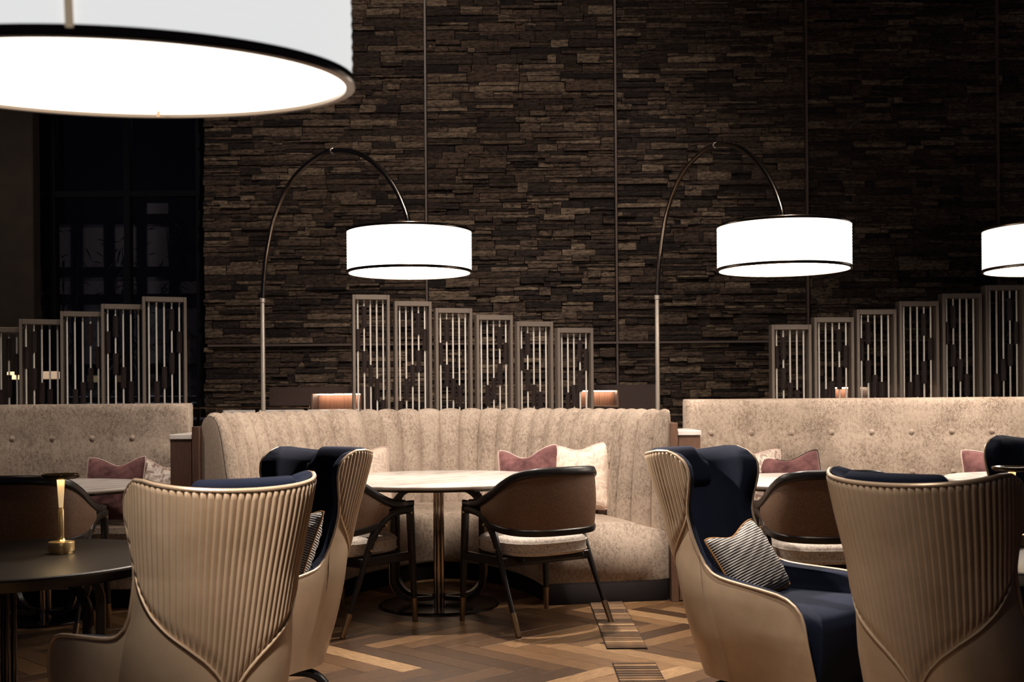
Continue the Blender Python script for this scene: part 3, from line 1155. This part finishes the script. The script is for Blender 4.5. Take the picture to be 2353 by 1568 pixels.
def table_lamp(label, x, y, z0):
    t = thing('table_lamp', label, 'lamp', (x, y, z0), 0, 'brass table lamps')
    MB().lathe([(0, 0), (.043, 0), (.044, .003), (.044, .008), (.0495, .010), (.0505, .013), (.0505, .044), (.049, .047), (.020, .050), (.0, .050)], 48).build('base', MAT['brass'], t, 35)
    MB().lathe([(.024, .0495), (.015, .054), (.0115, .062), (.0108, .075), (.0112, .175), (.0085, .178), (.0085, .186)], 24).build('lower_stem', MAT['brass'], t, 50)
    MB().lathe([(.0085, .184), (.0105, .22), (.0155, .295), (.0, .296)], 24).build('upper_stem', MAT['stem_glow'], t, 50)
    MB().lathe([(0, .296), (.022, .297), (.060, .300), (.072, .306), (.0755, .314), (.0745, .318), (.070, .319), (.060, .312), (.02, .309), (.0, .309)], 48).build('disc_shade', MAT['smoked_glass'], t, 50)
    MB().lathe([(0, .2985), (.018, .2988), (.018, .3005), (0, .3005)], 24).build('led', MAT['glow'], t, 0)
    d = bpy.data.lights.new('table_lamp_light', 'AREA')
    d.shape = 'DISK'
    d.size = .07
    d.energy = 1.7
    d.color = (1, .70, .36)
    o = bpy.data.objects.new('table_lamp_light', d)
    COL.objects.link(o)
    o.parent = t
    o.location = (0, 0, .2975)
    return t


MAT['smoked_glass'] = simple('smoked_amber_glass', (.10, .060, .022), .15, .5, Specular_IOR_Level=.9)
MAT['stem_glow'] = NT('lit_brass').set(Base_Color=(.75, .52, .25), Metallic=.8, Roughness=.3, Emission_Color=(1, .70, .36), Emission_Strength=.5).m  # emission put into the brass for lamplight running down the stem
table_lamp('slim brass table lamp standing on the dark lounge table at lower left', -1.815, 4.72, .585)
table_lamp('slim brass table lamp beyond the right pleated wing chair', 2.005, 4.72, .585)

# ------------------------------------------------------------------ dining chairs


def sx(pts):
    return [(-p[0], p[1], p[2]) for p in pts]


def make_dining_chair(label):
    t = thing('dining_chair', label, 'chair', (0, 0, 0), 0, 'dark wood dining chairs')
    W = MAT['darkwood']
    # superellipse seat
    m = MB()
    ring = []
    for k in range(48):
        a = 2 * pi * k / 48
        ex = .62
        ring.append((math.copysign(abs(cos(a)) ** ex, cos(a)) * .248, math.copysign(abs(sin(a)) ** ex, sin(a)) * .255 + .015))
    prof = [(.0, .380), (.90, .380), (.975, .386), (1.0, .40), (1.0, .445), (.975, .462), (.90, .472), (.6, .482), (0, .487)]
    rows = [[(x * f, (y - .015) * f + .015, z) for x, y in ring] for f, z in prof]
    m.grid(rows, wrap=True)
    st = m.build('seat', MAT['tweed'], t, 60)
    for z in (.3995, .447):
        MB().tube([(x * 1.004, (y - .015) * 1.004 + .015, z) for x, y in ring], .0045, 6, closed=True).build('piping', MAT['tweed'], st)
    fr = MB()
    fr.box((0, .02, .362), (.40, .40, .035), ch=.01)
    fr.build('seat_frame', W, t, 30)
    for q in (-1, 1):
        f = (lambda P: P) if q > 0 else sx
        front = f([(.282, .275, 0), (.272, .262, .40), (.268, .255, .615)])
        MB().tube(front, [.0125, .019, .020], 12, flat=1.0, power=.7).build('front_leg', W, t, 40)
        d = (Vector(front[1]) - Vector(front[0])).normalized()
        MB().tube([Vector(front[0]), Vector(front[0]) + d * .125], [.0135, .0165], 14).build('ferrule', MAT['antique'], t)
        arc = f([(.268, .268, .598), (.270, .19, .603), (.274, .10, .59), (.279, .02, .545), (.283, -.045, .47), (.287, -.095, .37), (.292, -.155, .24), (.300, -.275, 0.0)])
        arcs = spline(arc, 6)
        n = len(arcs)
        rad = [lerp(.024, .013, smooth((i / n - .3) / .7)) if i > n * .3 else .024 for i in range(n)]
        MB().tube(arcs, rad, 12, flat=.72, up=(0, 0, 1), power=.6).build('rear_leg', W, t, 40)
        a, b = Vector(arcs[-1]), Vector(arcs[-8])
        d = (b - a).normalized()
        MB().tube([a, a + d * .125], [.0135, .0165], 14).build('ferrule', MAT['antique'], t)
        for (bx, by, bz) in ((.292, .245, .585), (.300, .045, .535), (.303, -.07, .415)):
            MB().lathe([(0, -.003), (.0055, -.003), (.0055, .003), (0, .003)], 12, Matrix.Translation((q * (bx - .004), by, bz)) @ Matrix.Rotation(pi / 2, 4, 'Y')).build('screw', MAT['brass'], t)
        MB().box((q * .278, .09, .355), (.022, .33, .045), ch=.004).build('side_rail', W, t, 30)
    MB().box((0, -.105, .352), (.56, .026, .048), ch=.005).build('back_rail', W, t, 30)
    half = [(.262, .285, .632), (.272, .20, .634), (.281, .09, .650), (.280, -.01, .692), (.272, -.10, .745), (.248, -.19, .790), (.190, -.262, .811), (.10, -.296, .817), (0, -.306, .818)]
    rail = spline(half + sx(half[:-1])[::-1], 5)
    rr = [.023 if 4 < i < len(rail) - 5 else .016 for i in range(len(rail))]
    MB().tube(rail, rr, 12, flat=.62, up=(0, 0, 1), power=.6).build('top_rail', W, t, 40)
    lowh = [(.279, .05, .545), (.284, -.03, .530), (.278, -.11, .518), (.250, -.19, .510), (.19, -.245, .507), (.10, -.272, .505), (0, -.28, .505)]
    low = spline(lowh + sx(lowh[:-1])[::-1], 6)
    MB().tube(low, .018, 10, flat=.7, up=(0, 0, 1), power=.6).build('lower_rail', W, t, 40)
    rows = []
    for off in (-.005, .007):
        pass
    n = 60

    def samp(L, f):
        i = f * (len(L) - 1)
        k = min(int(i), len(L) - 2)
        return L[k].lerp(L[k + 1], i - k)
    outer, inner = [], []
    for i in range(n + 1):
        f = i / n
        lo = samp(low, f)
        hi = samp(rail, lerp(.13, .87, f))
        cols_o, cols_i = [], []
        for j in range(7):
            p = lo.lerp(hi, j / 6)
            bow = .010 * sin(pi * j / 6)
            out = Vector((p.x, p.y, 0))
            out = out.normalized() if out.length > .01 else Vector((0, -1, 0))
            cols_o.append(p + out * (bow + .004))
            cols_i.append(p + out * (bow - .006))
        outer.append(cols_o)
        inner.append(cols_i)
    m = MB().grid(outer).grid(inner, flip=True)
    m.build('back_panel', MAT['webbing'], t, 60)
    return t


dc = make_dining_chair('dark wood dining chair right of the marble table, brown back and pale seat')


def place_chair(o, x, y, heading, label=None):
    o.location = (x, y, 0)
    o.rotation_euler = (0, 0, atan2(-heading[0], heading[1]))
    if label:
        o['label'] = label


place_chair(dc, .112, 6.245, (-.575, .815))
for x, y, h, lb in ((-.92, 6.26, (.62, .78), 'dark wood dining chair half hidden behind the left navy wing chair'),
                    (-2.42, 5.93, (.0, 1.0), 'dark wood dining chair in shadow behind the brass lamp on the left'),
                    (1.54, 5.86, (-.06, 1.0), 'dark wood dining chair between the two right wing chairs')):
    place_chair(copy_tree(dc), x, y, h, lb)

# ------------------------------------------------------------------ pleated wing chairs
Z = lambda z, xs, ys: np.interp(z, xs, ys)
ZB, ZT = .13, .985
ye_z = [.13, .30, .40, .44, .465, .485, .497, .505, .511, .517, .524, .535, .56, .60, .65, .70, .74, .79, .84, .89, .93, .95, .97, .985]
ye_y = [.352, .340, .328, .314, .292, .26, .215, .15, .07, -.01, -.07, -.105, -.14, -.170, -.195, -.214, -.222, -.218, -.207, -.200, -.208, -.225, -.255, -.30]
w_z = [.13, .30, .45, .60, .72, .85, 1.0]
w_w = [.215, .232, .236, .226, .226, .238, .248]


def plan(z):
    W = float(Z(z, w_z, w_w))
    yb = -.25 - .295 * (z - .13)
    D = .225
    pts = []
    for i in range(41):
        th = (pi / 2) * i / 40
        pts.append((W * sin(th) ** (2 / 2.35), yb + D - D * cos(th) ** (2 / 2.35)))
    yc = yb + D
    fl = float(Z(z, [.13, .35, .5, .62, .75, 1.0], [.06, .095, .095, .06, .03, .03]))
    yend = .40
    for i in range(1, 41):
        t = i / 40
        y = lerp(yc, yend, t)
        pts.append((W + fl * sin(min(1, t * 1.15) * pi / 2), y))
    a = np.array(pts)
    yE = float(Z(z, ye_z, ye_y))
    k = int(np.searchsorted(a[:, 1], yE))
    if k < len(a):
        f = (yE - a[k - 1, 1]) / max(1e-6, a[k, 1] - a[k - 1, 1])
        end = a[k - 1] + (a[k] - a[k - 1]) * f
        a = np.vstack([a[:k], end])
    cum = np.concatenate([[0], np.cumsum(np.hypot(np.diff(a[:, 0]), np.diff(a[:, 1])))])
    return a, cum


_cache = {}


def plan_c(z):
    k = round(z, 4)
    if k not in _cache:
        _cache[k] = plan(k)
    return _cache[k]


def dip(u, z):
    d = .026 * max(0, 1 - (abs(u) / .85) ** 2)
    return d * smooth((z - .70) / .285)


def surf(ell, z, off=0.0, side=1, frac=False):
    """point of the outer shell at arc length ell from the back centre; off = inward offset"""
    a, cum = plan_c(z)
    L = cum[-1]
    if frac:
        ell = ell * L
    ell = min(ell, L)
    x, y = np.interp(ell, cum, a[:, 0]), np.interp(ell, cum, a[:, 1])
    if off:
        e = .012
        l1, l2 = max(0, ell - e), min(L, ell + e)
        tx = np.interp(l2, cum, a[:, 0]) - np.interp(l1, cum, a[:, 0])
        ty = np.interp(l2, cum, a[:, 1]) - np.interp(l1, cum, a[:, 1])
        if ell < e:
            tx, ty = 1.0, 0.0
        ln = sqrt(tx * tx + ty * ty)
        x += -ty / ln * off
        y += tx / ln * off
    return (side * x, y, z - dip(ell / L, z)), L


LN = plan(.76)[1][-1]


def zbound(ell):
    return .36 + .40 * float(np.interp(min(1.0, ell / LN), [0, .05, .12, .22, .36, .52, .68, .82, .92, 1], [0, .11, .215, .315, .42, .525, .645, .775, .885, 1]))


def make_wing_chair(label):
    t = thing('wing_chair', label, 'chair', (0, 0, 0), 0, 'pleated wing chairs')
    # pleated outer back
    NP, SUB, RW = 50, 8, 38
    Gz = lambda z: float(Z(z, [.36, .6, .8, .985], [.36, .41, .455, .49]))
    rows = []
    for c in range(NP * SUB + 1):
        p = 2 * c / (NP * SUB) - 1
        sd = 1 if p >= 0 else -1
        f = (c % SUB) / SUB
        # folded pleat profile: steep on one side, round on the other
        h = .011 * (sin(pi * f ** .5) ** .7 if 0 < f < 1 else 0)
        zz = .5
        for _ in range(8):
            zz = zbound(abs(p) * Gz(zz))
        row = []
        for r in range(RW + 1):
            q = r / RW
            z = lerp(zz, ZT, q ** .9)
            L = plan_c(z)[1][-1]
            ell = abs(p) * Gz(z)
            fade = min(1, q / .07, (1 - q) / .02) * min(1, max(0, (L - ell) / .012))
            P, _ = surf(ell, z, -h * max(0, fade), sd)
            row.append(P)
        rows.append(row)
    m = MB().grid(rows)
    m.build('back_panel', MAT['leather'], t, 75)
    # smooth side panels
    # (arc length, height) outline: bottom edge below, seam to the neck and arm edge above
    topline = [(LN * i / 30, zbound(LN * i / 30)) for i in range(31)]
    for z in [.748, .735, .72, .70, .68, .66, .64, .63, .61, .59, .57, .57, .555, .545, .537, .531, .527, .524, .520, .517, .514, .511, .508, .505, .501, .497, .491, .485, .476, .465, .452, .44, .42, .40, .36, .31, .27]:
        topline.append((plan_c(z)[1][-1], z))
    LB = plan_c(ZB)[1][-1]
    lmax = max(p[0] for p in topline)
    for sd in (-1, 1):
        rows = []
        for i, (le, ze) in enumerate(topline):
            row = []
            lb = LB * (.85 * le / lmax + .15 * i / (len(topline) - 1)) / (.85 * topline[-1][0] / lmax + .15)
            for q in range(25):
                f = q / 24
                ll, z = lerp(lb, le, f ** .8), lerp(ZB, ze, f)
                Lz = plan_c(z)[1][-1]
                puff = .008 * sin(pi * f) * min(1, max(0, (Lz - ll) / .12))
                P, _ = surf(ll, z, -puff - .001, sd)
                row.append(P)
            rows.append(row)
        MB().grid(rows, flip=sd < 0).build('side_panel', MAT['leather'], t, 75)
        seam = [surf(l, z, -.004, sd)[0] for l, z in topline[:31]]
        MB().tube(seam, .0042, 6).build('piping', MAT['leather'], t)
    # side stitch line and bottom
    ring = [surf(c / 24, ZB, 0, -1, True)[0] for c in range(24, -1, -1)] + [surf(c / 24, ZB, 0, 1, True)[0] for c in range(1, 25)]
    MB().add(ring, [tuple(range(len(ring)))]).build('underside', MAT['black'], t, 0)
    # edge piping
    zs = list(np.linspace(ZB, .44, 10)) + list(np.linspace(.45, .60, 30)) + list(np.linspace(.62, .94, 18)) + list(np.linspace(.95, ZT, 12))
    left = [surf(1, z, -.003, -1, True)[0] for z in zs]
    right = [surf(1, z, -.003, 1, True)[0] for z in zs]
    top = [surf(abs(u), ZT, -.003, 1 if u > 0 else -1, True)[0] for u in np.linspace(-1, 1, 81)[1:-1]]
    MB().tube(left + top + right[::-1], .0058, 8).build('edge_piping', MAT['leather'], t)
    # navy inner shell with rounded rim
    zi = [.20, .32, .40] + list(np.linspace(.43, .58, 34)) + list(np.linspace(.60, .93, 20)) + list(np.linspace(.94, ZT, 9))
    us = np.linspace(-1, 1, 97)
    rows = []
    for z in zi:
        row = []
        for u in us:
            e = (1 - abs(u))
            tt = (ZT - z) / .05
            k = min(1, sqrt(max(0, 1 - (1 - min(1, e / .11)) ** 2)), sqrt(max(0, 1 - (1 - min(1, tt)) ** 2)))
            off = lerp(.004, .060, k)
            P, _ = surf(abs(u), z, off, 1 if u >= 0 else -1, True)
            row.append((P[0], P[1], P[2] + (.006 if tt < .5 else 0) * (1 - k)))
        rows.append(row)
    MB().grid(rows).build('inner_upholstery', MAT['navy'], t, 80)
    PB = .955
    # headrest pad draped over the top
    prof = [(.010, .0), (.003, .012), (.008, .024), (.026, .034), (.05, .030), (.068, .014), (.077, -.012), (.080, -.05), (.079, -.095), (.073, -.118), (.058, -.128)]
    rows = []
    for i in range(41):
        u = lerp(-.50, .50, i / 40)
        e = 1 - abs(u) / .50
        k = sqrt(max(0, 1 - (1 - min(1, e / .24)) ** 2))
        row = []
        for (of, dz) in prof:
            zz_ = PB + dz
            P, _ = surf(abs(u), min(ZT - .001, max(.8, zz_ + .03)), lerp(.056, of, k) if of > .056 else lerp(.045, of, k), 1 if u >= 0 else -1, True)
            row.append((P[0], P[1], PB + lerp(-.03, dz, k) if dz > -.03 else PB + dz + (.02 * (1 - k))))
        rows.append(row)
    MB().grid(rows, flip=True).build('headrest', MAT['navy'], t, 80)
    # seat cushion
    m = MB()
    pl = [(-.20, -.13), (-.235, .0), (-.262, .2), (-.275, .345), (-.255, .375), (0, .385), (.255, .375), (.275, .345), (.262, .2), (.235, .0), (.20, -.13)]
    prof = [(.78, .135), (.82, .15), (.90, .22), (.97, .30), (1.0, .37), (.985, .41), (.94, .428), (.6, .438), (0, .442)]
    rows = [[(x * f, (y - .1) * f + .1, z) for x, y in [(p.x, p.y) for p in spline([(a, b, 0) for a, b in pl], 4)]] for f, z in prof]
    m.grid(rows, wrap=True)
    m.build('seat_cushion', MAT['navy'], t, 60)
    # base
    MB().lathe([(0, .085), (.05, .085), (.055, .095), (.055, .12), (.09, .131), (0, .131)], 24, Matrix.Translation((0, .05, 0))).build('hub', MAT['black'], t, 40)
    for k in range(4):
        a = radians(45 + 90 * k)
        pts = spline([(0, .05, .105), (.14 * cos(a), .05 + .14 * sin(a), .108), (.235 * cos(a), .05 + .235 * sin(a), .100), (.285 * cos(a), .05 + .285 * sin(a), .068), (.325 * cos(a), .05 + .325 * sin(a), .0)], 5)
        MB().tube(pts, .017, 8, flat=1.3, power=.7).build('leg', MAT['black'], t)
    return t


wa = make_wing_chair('pleated wing chair at lower left, its bronze pleated back to the camera')


def place_wing(o, x, y, hd, label=None):
    """hd: heading in degrees, clockwise from straight ahead"""
    o.location = (x, y, 0)
    o.rotation_euler = (0, 0, radians(-hd))
    if label:
        o['label'] = label


place_wing(wa, -.968, 3.52, -34)
place_wing(copy_tree(wa), -1.02, 4.72, -140, 'navy wing chair with striped cushion in front of the fluted bench')
place_wing(copy_tree(wa), .985, 4.50, 133, 'navy wing chair facing right with black and cream striped cushion')
place_wing(copy_tree(wa), 1.335, 3.47, 44, 'pleated wing chair at lower right, its bronze pleated back to the camera')
place_wing(copy_tree(wa), 2.30, 5.42, -128, 'navy wing chair cut off by the right picture edge')

# ------------------------------------------------------------------ cushions


def cushion(label, w, h, th, mat, pip, loc, yaw, lean, chop=0.0, roll=0.0, group='scatter cushions on the benches', name='cushion', seed=0):
    """stands on its lower edge at loc; yaw: direction it faces (0 = towards -y); lean back in degrees"""
    rr = random.Random(seed)
    t = thing(name, label, 'cushion', loc, 0, group)
    t.rotation_euler = (Matrix.Rotation(radians(yaw), 3, 'Z') @ Matrix.Rotation(radians(-lean), 3, 'X') @ Matrix.Rotation(radians(roll), 3, 'Y')).to_euler()
    n = 28

    def P(u, v, side):
        k = (1 - abs(u) ** 2.6) * (1 - abs(v) ** 2.6)
        d = th / 2 * max(0, k) ** .55
        pin = 1 - .05 * (1 - u * u) * abs(v) ** 3
        pin2 = 1 - .05 * (1 - v * v) * abs(u) ** 3
        x = u * w / 2 * pin2
        z = v * h / 2 * pin
        # rounded corners
        cr = max(0, abs(u) - .82) * max(0, abs(v) - .82) / .0324
        x *= 1 - .035 * cr
        z *= 1 - .035 * cr
        if chop and v > -.4:
            z -= .75 * chop * math.exp(-((u - .12 * sin(seed)) / .5) ** 2) * ((v + .4) / 1.4) ** 2
        wr = .004 * sin(9 * u + 5 * v + seed) * (abs(u * v)) + .0025 * sin(23 * v - 11 * u + seed)
        return (x, side * (d + wr * min(1, k * 6)), z + h / 2)
    m = MB()
    for side in (-1, 1):
        m.grid([[P(-1 + 2 * i / n, -1 + 2 * j / n, side) for j in range(n + 1)] for i in range(n + 1)], flip=side < 0)
    recalc(m.build('cover', MAT[mat], t, 80))
    edge = [P(-1 + 2 * i / n, -1, 1) for i in range(n)] + [P(1, -1 + 2 * i / n, 1) for i in range(n)] + [P(1 - 2 * i / n, 1, 1) for i in range(n)] + [P(-1, 1 - 2 * i / n, 1) for i in range(n)]
    MB().tube([(p[0] * 1.005, 0, (p[2] - h / 2) * 1.005 + h / 2) for p in edge], .0038, 6, closed=True).build('piping', MAT[pip], t)
    return t


cushion('plum velvet cushion on the left bench behind the marble table', .37, .40, .15, 'plum', 'pink_piping', (-2.41, 7.06, .47), -6, 16, .07, -2, seed=1)
cushion('mauve and cream motif cushion on the left bench beside the dark console',   .31, .38, .12, 'motif', 'pink_piping', (-2.155, 7.10, .47), 10, 18, .06, 6, seed=2)
cushion('cream satin cushion on the fluted bench behind the navy wing chair', .40, .42, .14, 'satin', 'pink_piping', (-.98, 7.68, .475), 18, 18, .04, 0, seed=3)
cushion('plum velvet cushion on the fluted bench leaning on a cream cushion', .40, .42, .15, 'plum', 'pink_piping', (.11, 7.48, .475), -14, 17, .09, -6, seed=4)
cushion('cream satin motif cushion at the right end of the fluted bench', .42, .44, .15, 'satin', 'pink_piping', (.42, 7.41, .475), -32, 14, .05, -5, seed=5)
cushion('mauve and cream motif cushion on the right bench beside the navy wing', .40, .42, .14, 'motif', 'pink_piping', (1.44, 7.13, .47), -6, 19, .05, 0, seed=6)
cushion('plum velvet cushion on the right bench beyond the marble table', .40, .40, .15, 'plum', 'dark_piping', (1.70, 7.06, .47), -10, 20, .06, -8, seed=7)
cushion('plum velvet cushion on the right bench near the picture edge', .40, .40, .15, 'plum', 'pink_piping', (2.93, 7.06, .47), -4, 16, .03, 0, seed=8)
cushion('motif cushion peeping out behind the far right plum cushion',   .40, .43, .10, 'motif', 'pink_piping', (3.24, 7.16, .47), 0, 12, .05, 0, seed=9)
cushion('striped cushion with gold piping in the navy wing chair facing right', .335, .30, .13, 'stripe', 'gold_piping', (.975, 4.50, .425), 40, 30, .04, -11, 'striped cushions', seed=10)
cushion('striped cushion with gold piping in the left navy wing chair', .36, .34, .13, 'stripe', 'gold_piping', (-.95, 4.66, .43), -52, 26, .03, -8, 'striped cushions', seed=11)

# ------------------------------------------------------------------ floor grilles
gm = MB().box((0, 0, 0), (.188, .031, .004), ch=.001)
gme = None
for (label, ya, yb) in (('slatted timber floor grille running from the fluted bench past the chair leg', 5.56, 6.84), ('slatted timber floor grille nearest the camera', 4.3, 5.27)):
    t = thing('floor_grille', label, 'floor grille', (.536, (ya + yb) / 2, 0), 0, 'floor grilles')
    hl = (yb - ya) / 2
    m = MB().box((0, 0, .002), (.196, yb - ya, .002))
    m.build('tray', MAT['black'], t, 0)
    n = int((yb - ya) / .0425)
    for i in range(n):
        y = -hl + (i + .5) * (yb - ya) / n
        if gme is None:
            o = gm.build('slat', MAT['plank'], t, 0)
            gme = o.data
        else:
            o = bpy.data.objects.new('slat', gme)
            COL.objects.link(o)
            o.parent = t
        o.location = (0, y, .005)
